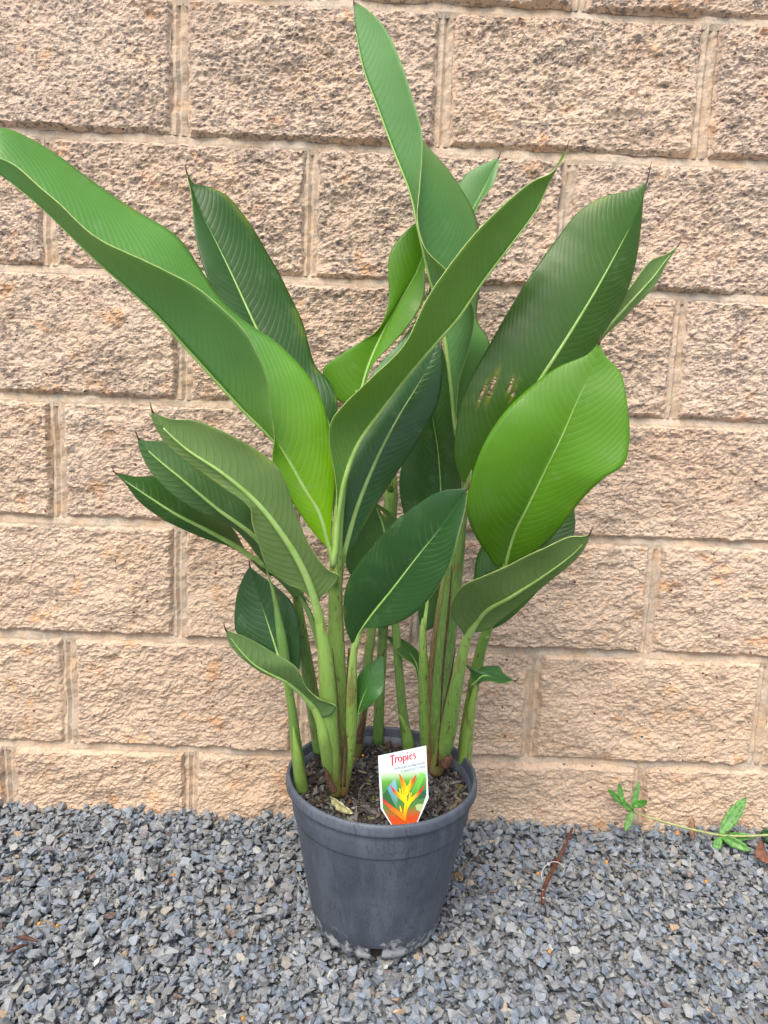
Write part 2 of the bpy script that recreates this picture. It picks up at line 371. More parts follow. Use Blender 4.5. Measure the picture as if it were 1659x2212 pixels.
def build_wall():
    seed = 0; perp = []
    for j in range(-1, 9):
        ks = [k for k in range(-9, 17) if (k % 2 == (j % 2))]
        xs = [k * .2 + SHIFT.get((j, k), rng.uniform(-.003, .003)) for k in ks]
        if j == -1: i = ks.index(-1); xs.insert(i + 1, -.107)
        lo = -.03 if j == -1 else Z0 + j * .2 + .0055; hi = Z0 + (j + 1) * .2 - .0055
        for i in range(len(xs) - 1):
            ga = .0105 + rng.uniform(-.002, .003); x0, x1 = xs[i] + ga, xs[i + 1] - ga
            if x1 - x0 < .03: continue
            fine = x1 > -.22 and x0 < 1.36 and j < 7
            seed += 41
            link('block', block(x0, x1, lo + rng.uniform(-.0012, .0012), hi + rng.uniform(-.0012, .0012), seed, fine), wall, [M_BLOCK])
        perp += [(x, lo, hi) for x in xs]
    # mortar: a sheet behind the faces, with struck joints
    V, F = [], []
    def strip(x0, x1, z0, z1, prof, along_x, st=.006):
        n = max(int(((x1 - x0) if along_x else (z1 - z0)) / st), 2); o = len(V)
        for i in range(n + 1):
            for q, (t, yy) in enumerate(prof):
                if along_x:
                    x = x0 + (x1 - x0) * i / n; z = z0 + (z1 - z0) * t
                else:
                    z = z0 + (z1 - z0) * i / n; x = x0 + (x1 - x0) * t
                nn = float(fbm(np.array(x * 90.), np.array(z * 90.), 77, 3) - .5) * .0060 + float(vnoise(np.array(x * 22.), np.array(z * 22.), 5) - .5) * .006
                V.append((x - .6, yy + nn, z))
        k = len(prof)
        for i in range(n):
            for q in range(k - 1):
                a = o + i * k + q; f = (a, a + 1, a + k + 1, a + k); F.append(f if along_x is False else f[::-1])
    for j in range(0, 9):
        z = Z0 + j * .2; fine = j < 8
        strip(-1.8, 3.2, z - .013, z + .013, [(0, -.0045), (.3, -.0055), (.6, -.0040), (.85, -.0012), (1, .001)], True, .005 if fine else .02)
    for x, lo, hi in perp:
        strip(x - .017, x + .017, lo, hi, [(0, .001), (.2, -.0035), (.36, -.0058), (.5, -.0005), (.64, -.0058), (.8, -.0035), (1, .001)], False, .005 if -.2 < x < 1.4 else .03)
    o = len(V); V += [(-2.4, .012, -.03), (2.6, .012, -.03), (2.6, .012, 1.92), (-2.4, .012, 1.92), (-2.4, .19, -.03), (2.6, .19, -.03), (2.6, .19, 1.92), (-2.4, .19, 1.92)]
    F += [tuple(o + i for i in f) for f in ((0, 1, 2, 3), (5, 4, 7, 6), (3, 2, 6, 7), (0, 4, 5, 1), (0, 3, 7, 4), (1, 5, 6, 2))]
    link('mortar', mesh('mortar', np.array(V), F, False), wall, [M_MORTAR])
build_wall()

# ------------------------------------------------------------------ pot
pot = thing('plant_pot', 'dark grey plastic nursery pot with limescale around its base standing on gravel', 'plant pot', (POT[0], POT[1], 0))
def lathe(prof, seg=128, skip=None):
    V, F = [], []; a = np.linspace(0, 2 * np.pi, seg, endpoint=False)
    for r, z in prof: V += [(r * math.cos(t), r * math.sin(t), z) for t in a]
    for i in range(len(prof) - 1):
        for j in range(seg):
            if skip and skip(i, (j + .5) / seg * 360): continue
            k = (j + 1) % seg; F.append((i * seg + j, i * seg + k, (i + 1) * seg + k, (i + 1) * seg + j))
    return np.array(V), F
def rad(z): return RB + (RT - .008 - RB) * min(1, z / .190)
body = [(RB - .012, .003), (RB - .004, .000), (RB, .003), (rad(.010), .010), (rad(.0215), .0215), (rad(.022) + .0004, .0222)]
body += [(rad(z) + .0006, z) for z in (.04, .07, .1, .13, .155, .163, .1660, .1670)] + [(rad(.168), .1676), (rad(.168) + .0020, .1679), (rad(.169) + .0021, .1690), (rad(.175) + .0018, .175), (rad(.185) + .0010, .185), (rad(.19), .205)]
holes = [-91, -91 + 72, -91 + 144, -91 - 72, -91 - 144]
def is_hole(i, ang): return 0 <= i <= 3 and any(abs((ang - h + 180) % 360 - 180) < 4.6 for h in holes)
Vv, Ff = lathe(body, 160, is_hole)
pb = link('pot_body', mesh('pot_body', Vv, Ff, True), pot, [M_POT]); sm = pb.modifiers.new('wall', 'SOLIDIFY'); sm.thickness = .0025; sm.offset = -1
rimp = [(RT - .0075, .2048), (RT - .0025, .2030), (RT - .0004, .2038), (RT + .0004, .2052), (RT + .0003, .2075), (RT, .2130), (RT - .0008, .2165), (RT - .0022, .2183), (RT - .0040, .2188), (RT - .0056, .2180), (RT - .0064, .2150), (RT - .0085, .200), (RT - .013, .17)]
Vv, Ff = lathe(rimp, 160)
link('rim', mesh('rim', Vv, Ff, True), pot, [M_POT])

# potting mix
SOIL_Z = .192
def build_soil():
    V, F = [], []; nr, na = 26, 90
    for i in range(nr + 1):
        r = (RT - .0098) * i / nr
        for j in range(na):
            a = 2 * math.pi * j / na; x, y = r * math.cos(a), r * math.sin(a)
            z = SOIL_Z + .010 * (float(fbm(np.array(x * 40 + 9.), np.array(y * 40 + 5.), 9, 4)) - .5) - (.006 if i == nr else 0)
            V.append((x, y, z))
    for i in range(nr):
        for j in range(na):
            k = (j + 1) % na; F.append((i * na + j, i * na + k, (i + 1) * na + k)); F.append((i * na + j, (i + 1) * na + k, (i + 1) * na + j))
    o = len(V); kk = 60                        # the lump inside, seen through the drain holes
    for z in (.002, .030):
        for j in range(kk): a = 2 * math.pi * j / kk; V.append(((RB - .0075) * math.cos(a), (RB - .0075) * math.sin(a), z))
    for j in range(kk): k = (j + 1) % kk; F.append((o + j, o + k, o + kk + k)); F.append((o + j, o + kk + k, o + kk + j))
    V = np.array(V); F = np.array(F); n0 = len(V)
    n = 2900; r = (RT - .0135) * np.sqrt(rng.random(n)); a = rng.uniform(0, 2 * np.pi, n)
    x, y = r * np.cos(a), r * np.sin(a); z = SOIL_Z + .010 * (fbm(x * 40 + 9, y * 40 + 5, 9, 4) - .5) + rng.uniform(-.001, .0035, n)
    sh = stone_shapes(20); sh = [(sv * np.array([1, .62, .38]), sf) for sv, sf in sh]
    sc = np.clip(rng.lognormal(math.log(.0050), .5, n), .0014, .0125)
    cols = np.array([.052, .047, .044]) * rng.uniform(.5, 1.9, (n, 1)); t = rng.random(n)
    for c, lo, hi in (((.15, .145, .14), 0, .15), ((.16, .13, .085), .18, .24), ((.10, .12, .03), .24, .28), ((.24, .24, .23), .28, .30), ((.09, .045, .025), .30, .36)):
        s = (t >= lo) & (t < hi); cols[s] = np.array(c) * rng.uniform(.7, 1.3, (s.sum(), 1))
    V2, F2, C2 = merge(sh, rng.integers(0, 20, n), rot_mats(n, .55), sc, np.stack([x, y, z], 1), cols)
    me = mesh('potting_mix', np.vstack([V, V2]), np.vstack([F, F2 + n0]))
    color_attr(me, np.vstack([np.tile([.030, .024, .020], (n0, 1)), C2]))
    o = link('potting_mix', me, None, [M_SOIL]); o.location = (POT[0], POT[1], 0)
    tag(o, 'dark crumbly potting mix of bark chips filling the grey pot', 'potting mix', kind='stuff')
build_soil()

# ------------------------------------------------------------------ the plant
plant = thing('heliconia_plant', 'tall leafy tropical plant with broad paddle leaves growing in the grey pot', 'potted plant', (POT[0], POT[1], SOIL_Z))
def stem(px, ds, hw, col, name='stem', parent=None, flat=.85, base_col=None, n=36, tip_col=(.26, .43, .09)):
    P = rail(px, ds, n); s = np.linspace(0, 1, n)
    h = np.interp(s, np.linspace(0, 1, len(hw)), hw); R = np.array([q * px_size(p) for q, p in zip(h, P)])
    tdir = P[-1] - P[-3]; tdir /= np.linalg.norm(tdir) + 1e-9; view = P[n // 2] - CAM
    P = np.vstack([P, P[-1] + tdir * R[-1] * 1.2, P[-1] + tdir * R[-1] * 2.6, P[-1] + tdir * R[-1] * 4.]); R = np.concatenate([R, R[-1] * np.array([.80, .45, .1])]); n = len(P)
    V, F = tube(P, R, 18, flat, view)
    V = V - np.array(plant.location); me = mesh(name, V, F, True)
    L = np.linalg.norm(P[-1] - P[0]); uvl = me.uv_layers.new(name='vein'); nv = len(me.vertices)
    vi = np.zeros(len(me.loops), dtype=np.int32); me.loops.foreach_get('vertex_index', vi)
    ang = (vi % 18) / 18.; uv = np.stack([np.abs(ang - .5) * 2 * 4, (vi // 18) / n * L * 12], 1); uvl.data.foreach_set('uv', uv.astype(np.float32).ravel())
    c = np.tile(np.array(col), (nv, 1)); t = np.clip((np.arange(nv) // 18) / n, 0, 1)[:, None]
    if base_col is not None: k = np.clip(1 - t / .22, 0, 1); c = c * (1 - k) + np.array(base_col) * k
    if tip_col is not None: k = np.clip((t - .6) / .4, 0, 1); c = c * (1 - k) + np.array(tip_col) * k
    color_attr(me, c)
    return link(name, me, parent or plant, [M_STEM])
def ribbon(px, ds, hw, name, mat, n=24):       # a thin dry strip that follows a sheath edge
    P = rail(px, ds, n); h = np.interp(np.linspace(0, 1, n), np.linspace(0, 1, len(hw)), hw); R = np.array([q * px_size(p) for q, p in zip(h, P)])
    V, F = tube(P, R, 8, .35, P[n // 2] - CAM); return link(name, mesh(name, V - np.array(plant.location), F, True), plant, [mat])
def leaf(mid, md, L, ld, Rr, rd, col, see='top', rib=(3.4, .7), bulge=.05, n=84, m=12, wave=.0007, seed=0, pet=None, neck=None, holes=None, base_col=None, tip_brown=True, thread=.008):
    """three rails from base to tip (left edge, midrib, right edge as seen) -> a blade with thickness, its midrib and its petiole"""
    Mi = rail(mid, md, n); Le = rail(L, ld, n); Ri = rail(Rr, rd, n)
    T = np.gradient(Mi, axis=0); T /= np.linalg.norm(T, axis=1)[:, None] + 1e-12
    cols = []; ss = np.concatenate([-np.linspace(1, 0, m + 1), np.linspace(0, 1, m + 1)[1:]])
    tt = np.linspace(0, 1, n); env = np.sin(np.pi * np.clip(tt, 0, 1)) ** .5
    Lm = np.linalg.norm(np.diff(Mi, axis=0), axis=1).sum()
    G = np.zeros((2 * m + 1, n, 3)); ph = np.zeros((2 * m + 1, n)); sg = 1 if see == 'top' else -1
    for i, s in enumerate(ss):
        E_ = Le if s < 0 else Ri; d = E_ - Mi; wd = np.linalg.norm(d, axis=1); a = abs(s)
        nr = np.cross(d, T); nr /= np.linalg.norm(nr, axis=1)[:, None] + 1e-9
        if s < 0: nr = -nr
        off = bulge * wd * 4 * a * (1 - a) * sg
        rip = wave * env * a ** 2 * np.sin(tt * Lm / (.075 + .02 * math.sin(seed * 3.1)) * 2 * np.pi + seed * 1.7 + s + 2 * np.sin(tt * 5 + seed)) + wave * .15 * env * a * np.sin(tt * Lm / .021 * 2 * np.pi + seed + 2 * s)
        P = Mi + d * a + nr * (off + rip)[:, None]
        G[i] = P; ph[i] = tt * Lm - wd * (.50 * a + .75 * a ** 2.2)
    V = G.transpose(1, 0, 2).reshape(-1, 3); k = 2 * m + 1
    idx = np.arange(n * k).reshape(n, k)
    F = np.stack([idx[:-1, :-1], idx[:-1, 1:], idx[1:, 1:], idx[1:, :-1]], -1).reshape(-1, 4)
    if see != 'top': F = F[:, ::-1].copy()
    sv = np.tile(ss, (n, 1)).ravel(); tv = np.repeat(tt, k)
    if holes:
        fc_s = sv[F].mean(1); fc_t = tv[F].mean(1); bad = np.zeros(len(F), bool)
        for hs, ht, a_, b_, sl in holes: bad |= (((fc_s - hs) + sl * (fc_t - ht)) / a_) ** 2 + ((fc_t - ht) / b_) ** 2 < 1 + .5 * np.sin(fc_t * 900)
        F = F[~bad]
    org = Mi[0]
    me = mesh('leaf', V - np.array(plant.location), F, True)
    uvl = me.uv_layers.new(name='vein'); vi = np.zeros(len(me.loops), dtype=np.int32); me.loops.foreach_get('vertex_index', vi)
    phv = ph.T.ravel(); uvl.data.foreach_set('uv', np.stack([sv[vi], phv[vi]], 1).astype(np.float32).ravel())
    c = np.tile(np.array(col), (len(V), 1))
    if base_col is not None:
        q = np.clip(1 - tv / .42, 0, 1)[:, None] ** .8; c = c * (1 - q) + np.array(base_col) * q
    if tip_brown: q = np.clip((tv - .982) / .018, 0, 1)[:, None]; c = c * (1 - q) + np.array([.09, .05, .03]) * q
    if holes:
        for hs, ht, a_, b_, sl in holes:
            rr = np.sqrt((((sv - hs) + sl * (tv - ht)) / a_) ** 2 + ((tv - ht) / b_) ** 2); q = np.clip((2.6 - rr) / 1.6, 0, 1)[:, None]; c = c * (1 - q * .7) + np.array([.34, .30, .03]) * q * .7
            q = .7 * np.clip((1.22 - rr) / .15, 0, 1)[:, None]; c = c * (1 - q) + np.array([.16, .09, .05]) * q
    color_attr(me, c)
    o = link('leaf', me, plant, [M_TOP, M_UND, M_EDGE])
    sol = o.modifiers.new('blade', 'SOLIDIFY'); sol.thickness = .0009; sol.offset = 0; sol.material_offset = 1; sol.material_offset_rim = 2
    nk = neck * px_size(Mi[0]) if neck else rib[0] * .0011
    nn = int(n * .93); R = np.interp(np.linspace(0, 1, nn), [0, .12, .3, .7, 1], [nk, rib[0] * .00105, rib[0] * .0009, rib[0] * .00048, rib[1] * .001])
    nrm = np.cross(Ri - Le, T); nrm /= np.linalg.norm(nrm, axis=1)[:, None] + 1e-9
    if see != 'top': nrm = -nrm
    # rib stands proud below the blade and lies almost flush above it
    nfl = (nrm[:nn] * (-R * .28)[:, None])
    Pm = Mi[:nn] + nfl; back = np.stack([Pm[0] - T[0] * q for q in (.014, .009, .004)])
    Vr, Fr = tube(np.vstack([back, Pm]), np.concatenate([[nk * .7, nk * .9, nk], R]), 12, .75, nrm[n // 2])
    link('midrib', mesh('midrib', Vr - np.array(plant.location), Fr, True), o, [M_RIB])
    if tip_brown:                                 # the dried thread at the leaf's point
        dr = T[-1] * .6 + np.array([.05, 0, .8]); dr /= np.linalg.norm(dr); q0 = Mi[-2]
        Vt, Ft = tube(np.stack([q0, q0 + T[-1] * .003, q0 + T[-1] * .004 + dr * thread * .5, q0 + T[-1] * .004 + dr * thread]), [.0011, .0010, .0006, .0003], 6)
        link('dry_tip', mesh('dry_tip', Vt - np.array(plant.location), Ft, True), o, [M_BROWN])
    if pet:
        ppx, pd, phw, pc = pet
        stem(ppx, pd, phw, pc, 'petiole', o, .9, n=16)
    return o

GR = (.13, .255, .048); GD = (.095, .20, .045); GL = (.185, .31, .058); RED = (.22, .045, .03); BRN = (.10, .05, .025)
# stems, back to front
stem([(692, 1625), (680, 1540), (665, 1450), (650, 1350), (640, 1285)], [.19, .22, .25], [15, 16, 15, 12, 9], GD)
stem([(768, 1640), (785, 1520), (798, 1400), (812, 1290)], [.165, .15], [12, 11, 10, 9], (.10, .16, .04), base_col=BRN)
stem([(816, 1612), (820, 1500), (826, 1390), (835, 1200), (845, 1060), (835, 930)], [.125, .13, .14], [12, 11, 11, 13, 15, 9], GD)
stem([(882, 1625), (868, 1520), (858, 1400), (850, 1290)], [.14, .135], [12, 10, 9, 8], GD)
stem([(884, 1625), (878, 1580), (866, 1550), (859, 1543)], [.145, .15], [14, 13, 6, 1], GR, 'sheath')
stem([(1000, 1660), (1010, 1560), (1025, 1470), (1040, 1400), (1058, 1345), (1078, 1265), (1090, 1218)], [.18, .19, .23, .27, .30], [16, 14, 12, 12, 11, 9, 7.5], GR)
stem([(1002, 1665), (1012, 1570), (1024, 1500), (1031, 1466)], [.19, .21, .23], [16, 13, 9, 4], GL, 'sheath')
stem([(930, 1662), (932, 1520), (944, 1380), (958, 1270), (972, 1190)], [.19, .195, .20], [10, 12, 13, 10, 5], (.13, .065, .040), 'sheath', base_col=RED)
stem([(945, 1668), (950, 1540), (962, 1400), (980, 1250), (996, 1120), (1012, 1045)], [.20, .21, .235, .265], [14, 20, 21, 20, 17, 8], GD, base_col=BRN, tip_col=None)
stem([(925, 1652), (917, 1540), (915, 1440), (913, 1362)], [.185, .195, .19], [13, 13, 12, 7], GR)
stem([(940, 1670), (965, 1590), (984, 1490), (1000, 1410), (1013, 1362)], [.215, .25, .285, .30], [15, 19, 17, 13, 9], GR, base_col=(.20, .10, .05))
stem([(652, 1708), (641, 1620), (629, 1520), (620, 1476)], [.26, .28, .295], [14, 13, 10, 8], GR)
stem([(653, 1706), (644, 1640), (638, 1600), (635, 1580)], [.268, .285, .29], [14, 12, 9, 3], GL, 'sheath')
stem([(738, 1720), (732, 1580), (727, 1400), (725, 1250), (731, 1120), (742, 1030)], [.27, .28, .295, .305, .31], [15, 24, 20, 16, 13, 9], GL, base_col=RED)
stem([(728, 1718), (713, 1600), (708, 1490), (700, 1400), (688, 1325)], [.276, .31, .325, .335], [13, 21, 20, 17, 10], GL, base_col=(.25, .20, .05))
stem([(742, 1718), (757, 1600), (760, 1500), (763, 1420), (767, 1392)], [.278, .30, .32, .33], [9, 12, 13, 11, 7], GL, base_col=RED)
stem([(718, 1690), (700, 1600), (692, 1560), (676, 1522)], [.285, .32, .325], [11, 14, 12, 8], GL, 'sheath')
# dry sheath margins and scales
ribbon([(737, 1700), (735, 1600), (728, 1500), (718, 1400)], [.302, .318, .322], [2.0, 2.2, 1.6, .7], 'dry_sheath_margin', M_BROWN)
ribbon([(744, 1700), (748, 1600), (749, 1500), (754, 1400)], [.300, .312, .325], [2.5, 3.0, 2.6, 2.6], 'dry_sheath_margin', M_BROWN)
ribbon([(944, 1655), (955, 1560), (972, 1470), (984, 1400)], [.235, .258, .275], [2.4, 4, 3, 1.0], 'dry_sheath_margin', M_BROWN)
ribbon([(951, 1560), (958, 1430), (968, 1330), (976, 1220)], [.228, .238, .25], [1, 2.4, 2.6, .8], 'dry_sheath_margin', M_BROWN)
ribbon([(722, 1712), (708, 1680), (700, 1655)], [.305, .31], [8, 7, 1], 'dry_scale', M_BROWN)
ribbon([(773, 1605), (783, 1560), (789, 1520)], [.185, .18], [9, 6, 1], 'dry_scale', M_BROWN)
ribbon([(958, 1655), (970, 1640), (975, 1630)], [.245, .25], [12, 10, 2], 'dry_scale', M_BROWN)

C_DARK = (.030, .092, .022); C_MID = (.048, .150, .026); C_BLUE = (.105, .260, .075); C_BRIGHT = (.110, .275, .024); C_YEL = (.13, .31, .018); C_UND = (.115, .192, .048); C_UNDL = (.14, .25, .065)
# --- behind
leaf([(930, 640), (985, 520), (1040, 420), (1078, 340)], [.12, .11, .10], [(925, 640), (945, 520), (1000, 385), (1050, 352), (1078, 340)], [.12, .10, .10], [(935, 640), (1000, 560), (1030, 450), (1065, 400), (1076, 365), (1078, 340)], [.12, .13, .10], C_BLUE, seed=1)
leaf([(1225, 850), (1290, 735), (1350, 665), (1410, 600), (1440, 560), (1466, 530)], [.17, .14, .11], [(1222, 845), (1260, 730), (1310, 670), (1365, 615), (1405, 563), (1440, 549), (1466, 530)], [.17, .16, .11], [(1228, 852), (1300, 735), (1352, 682), (1395, 640), (1422, 605), (1442, 566), (1466, 530)], [.17, .13, .11], C_UNDL, 'under', seed=2)
leaf([(775, 860), (802, 775), (850, 672), (903, 583), (925, 520), (925, 465)], [.16, .15, .14], [(768, 868), (735, 868), (697, 803), (750, 757), (810, 718), (838, 660), (842, 548), (885, 492), (925, 465)], [.16, .16, .14], [(782, 850), (805, 790), (845, 745), (890, 695), (916, 640), (918, 570), (930, 500), (925, 465)], [.16, .17, .14], C_BRIGHT, seed=3, pet=([(845, 1060), (815, 970), (775, 860)], [.14, .16], [9, 7, 5], GR))
leaf([(790, 880), (830, 810), (870, 750), (895, 700)], [.17, .17, .16], [(785, 880), (800, 815), (850, 755), (895, 700)], [.17, .16], [(795, 880), (850, 830), (890, 760), (895, 700)], [.17, .18], (.10, .22, .085), seed=4)
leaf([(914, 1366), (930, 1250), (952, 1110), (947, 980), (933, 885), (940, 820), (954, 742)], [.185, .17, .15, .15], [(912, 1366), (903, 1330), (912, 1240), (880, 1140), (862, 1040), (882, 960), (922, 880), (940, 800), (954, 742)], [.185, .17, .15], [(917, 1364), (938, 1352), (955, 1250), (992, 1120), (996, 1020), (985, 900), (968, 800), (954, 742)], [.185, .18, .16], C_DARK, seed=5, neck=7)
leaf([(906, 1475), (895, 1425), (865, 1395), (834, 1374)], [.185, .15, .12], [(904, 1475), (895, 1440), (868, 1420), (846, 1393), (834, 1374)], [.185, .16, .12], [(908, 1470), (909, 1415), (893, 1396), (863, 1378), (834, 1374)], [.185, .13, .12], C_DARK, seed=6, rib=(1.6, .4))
# twisting tall leaf
leaf([(985, 925), (976, 830), (957, 700), (930, 600), (904, 492), (888, 420), (850, 322), (816, 230), (786, 150), (770, 70), (764, 3)], [.235, .23, .23, .21, .19],
     [(987, 925), (1020, 830), (1058, 746), (1030, 690), (1040, 600), (1036, 505), (1022, 452), (965, 365), (912, 300), (880, 240), (830, 130), (785, 50), (764, 3)], [.235, .18, .15, .15, .19],
     [(984, 925), (991, 830), (1016, 740), (1023, 668), (995, 615), (956, 577), (920, 540), (903, 480), (906, 400), (912, 290), (890, 210), (865, 130), (830, 58), (790, 18), (764, 3)], [.235, .26, .275, .25, .23, .19], C_BLUE, 'under', seed=7, pet=([(1008, 1060), (995, 1000), (985, 925)], [.25, .235], [7, 6, 5], GR), n=110)
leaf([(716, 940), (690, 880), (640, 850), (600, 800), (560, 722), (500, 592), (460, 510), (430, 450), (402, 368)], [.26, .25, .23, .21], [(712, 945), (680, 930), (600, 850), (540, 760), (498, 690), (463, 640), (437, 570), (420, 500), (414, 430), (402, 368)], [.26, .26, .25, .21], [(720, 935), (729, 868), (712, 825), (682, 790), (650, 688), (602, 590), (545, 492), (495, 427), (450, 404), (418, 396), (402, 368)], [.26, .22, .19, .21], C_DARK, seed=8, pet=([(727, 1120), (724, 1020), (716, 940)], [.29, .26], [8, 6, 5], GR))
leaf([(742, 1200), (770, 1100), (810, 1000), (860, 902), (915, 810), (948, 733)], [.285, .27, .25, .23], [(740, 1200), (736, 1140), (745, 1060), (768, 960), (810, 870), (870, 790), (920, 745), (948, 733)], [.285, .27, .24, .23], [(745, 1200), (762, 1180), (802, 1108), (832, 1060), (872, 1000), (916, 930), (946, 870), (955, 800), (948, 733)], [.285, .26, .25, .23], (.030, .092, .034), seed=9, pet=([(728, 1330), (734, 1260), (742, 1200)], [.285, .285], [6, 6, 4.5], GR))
leaf([(838, 1290), (832, 1200), (828, 1140), (806, 1082)], [.20, .22, .23], [(835, 1290), (765, 1250), (747, 1215), (765, 1150), (790, 1105), (806, 1082)], [.20, .25, .23], [(842, 1290), (885, 1220), (882, 1150), (850, 1112), (806, 1082)], [.20, .20, .23], (.06, .14, .035), 'under', seed=10, holes=[(.42, .86, .10, .035, 0)])
# right side
leaf([(1014, 1050), (1060, 975), (1110, 905), (1178, 802), (1232, 718), (1290, 622), (1345, 520), (1380, 450), (1398, 392)], [.265, .28, .27, .25], [(1012, 1050), (998, 1035), (982, 990), (986, 920), (1010, 832), (1060, 740), (1130, 620), (1200, 520), (1250, 458), (1300, 427), (1370, 408), (1398, 392)], [.265, .27, .25, .25], [(1018, 1048), (1090, 1000), (1180, 890), (1250, 800), (1302, 722), (1342, 660), (1373, 565), (1386, 480), (1390, 425), (1398, 392)], [.265, .27, .245, .25], (.046, .118, .018), seed=11, neck=9, thread=.022,
     holes=[(-.62, .300, .026, .028, .9), (-.72, .276, .016, .022, .5), (-.36, .318, .016, .016, 1.), (-.26, .304, .010, .018, 1.)], n=240, m=30)
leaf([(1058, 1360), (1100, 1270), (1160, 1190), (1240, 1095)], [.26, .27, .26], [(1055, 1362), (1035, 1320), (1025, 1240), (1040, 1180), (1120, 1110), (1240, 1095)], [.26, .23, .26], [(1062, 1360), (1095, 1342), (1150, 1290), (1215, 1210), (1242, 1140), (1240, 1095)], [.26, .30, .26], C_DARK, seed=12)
leaf([(1090, 1222), (1112, 1150), (1142, 1090), (1180, 1012), (1215, 940), (1250, 860), (1280, 800), (1295, 738)], [.30, .35, .38, .38], [(1086, 1224), (1070, 1222), (1052, 1195), (1028, 1160), (1009, 1110), (1012, 1060), (1040, 970), (1082, 900), (1130, 850), (1200, 796), (1270, 765), (1295, 738)], [.30, .34, .36, .36, .38], [(1094, 1222), (1125, 1210), (1180, 1172), (1220, 1128), (1252, 1085), (1302, 1035), (1346, 1005), (1359, 960), (1356, 880), (1340, 805), (1305, 765), (1295, 738)], [.30, .36, .41, .40, .38], C_BRIGHT, seed=13, neck=8, base_col=(.09, .22, .02))
leaf([(1012, 1368), (1026, 1350), (1052, 1318), (1102, 1290), (1180, 1240), (1245, 1190), (1275, 1152)], [.30, .35, .385, .41], [(1004, 1374), (990, 1352), (975, 1330), (978, 1300), (1000, 1266), (1040, 1246), (1100, 1220), (1170, 1186), (1230, 1160), (1262, 1158), (1275, 1152)], [.30, .35, .37, .40, .41], [(1018, 1366), (1050, 1362), (1085, 1338), (1130, 1300), (1160, 1278), (1202, 1244), (1252, 1200), (1270, 1170), (1275, 1152)], [.30, .33, .36, .39, .41], C_UND, 'under', seed=14, neck=9.5, rib=(3.0, .6))
leaf([(1031, 1470), (1042, 1460), (1065, 1462), (1085, 1466), (1112, 1471)], [.235, .25, .28], [(1029, 1478), (1018, 1452), (1005, 1436), (1022, 1441), (1080, 1440), (1086, 1453), (1112, 1471)], [.235, .22, .24, .28], [(1033, 1478), (1045, 1472), (1060, 1473), (1085, 1476), (1112, 1471)], [.235, .27, .28], (.05, .13, .05), 'top', seed=15, rib=(1.6, .4), n=50)
# left side
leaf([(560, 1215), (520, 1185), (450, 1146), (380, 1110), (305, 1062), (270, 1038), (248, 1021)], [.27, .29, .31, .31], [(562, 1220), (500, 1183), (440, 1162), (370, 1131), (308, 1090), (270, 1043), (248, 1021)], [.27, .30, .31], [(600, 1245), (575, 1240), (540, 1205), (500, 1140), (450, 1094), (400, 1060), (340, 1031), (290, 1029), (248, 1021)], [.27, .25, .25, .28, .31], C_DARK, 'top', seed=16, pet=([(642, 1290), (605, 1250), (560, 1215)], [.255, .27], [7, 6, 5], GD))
leaf([(640, 1270), (545, 1156), (470, 1100), (400, 1041), (322, 975), (297, 944)], [.28, .33, .345, .345], [(700, 1320), (610, 1262), (560, 1205), (500, 1136), (430, 1106), (370, 1066), (320, 1010), (300, 965), (297, 944)], [.28, .31, .34, .345], [(650, 1265), (580, 1180), (548, 1120), (537, 1085), (482, 1030), (420, 985), (360, 955), (312, 951), (297, 944)], [.28, .30, .31, .33, .345], (.055, .130, .036), 'under', seed=17, pet=([(690, 1400), (670, 1330), (640, 1270)], [.29, .28], [6, 6, 5], GD))
leaf([(712, 1186), (690, 1110), (660, 1060), (605, 968), (520, 880), (420, 770), (330, 672), (200, 555), (80, 440), (-60, 330)], [.31, .325, .35, .355, .36],
     [(710, 1186), (690, 1166), (655, 1120), (618, 1062), (590, 1000), (592, 945), (585, 880), (570, 800), (530, 720), (450, 640), (350, 580), (220, 520), (110, 425), (20, 350), (-60, 330)], [.31, .34, .39, .40, .40, .36],
     [(714, 1186), (716, 1120), (725, 1030), (712, 930), (690, 850), (612, 752), (545, 705), (490, 660), (465, 632), (432, 578), (380, 510), (250, 428), (100, 320), (0, 277), (-60, 330)], [.31, .30, .29, .28, .29, .36], (.105, .275, .060), 'top', seed=18, n=120, base_col=(.23, .47, .010), pet=([(724, 1260), (722, 1225), (712, 1186)], [.312, .31], [9, 8, 5], GL))
leaf([(722, 1200), (728, 1120), (742, 1040), (772, 960), (822, 888), (880, 812), (942, 740), (988, 688), (1040, 612), (1102, 530), (1160, 450), (1190, 385), (1226, 316)], [.312, .32, .335, .345, .35], [(720, 1200), (728, 1090), (722, 1020), (712, 960), (715, 912), (740, 876), (800, 820), (870, 748), (920, 650), (960, 590), (1020, 510), (1080, 450), (1150, 392), (1190, 373), (1218, 340), (1226, 316)], [.312, .33, .37, .38, .37, .35], [(724, 1200), (726, 1130), (735, 1050), (755, 970), (800, 890), (860, 812), (920, 740), (968, 680), (1020, 610), (1080, 530), (1140, 455), (1192, 385), (1226, 316)], [.312, .29, .27, .27, .29, .35], (.098, .225, .024), 'under', seed=19, neck=9.5, n=110, rib=(4.2, .8))
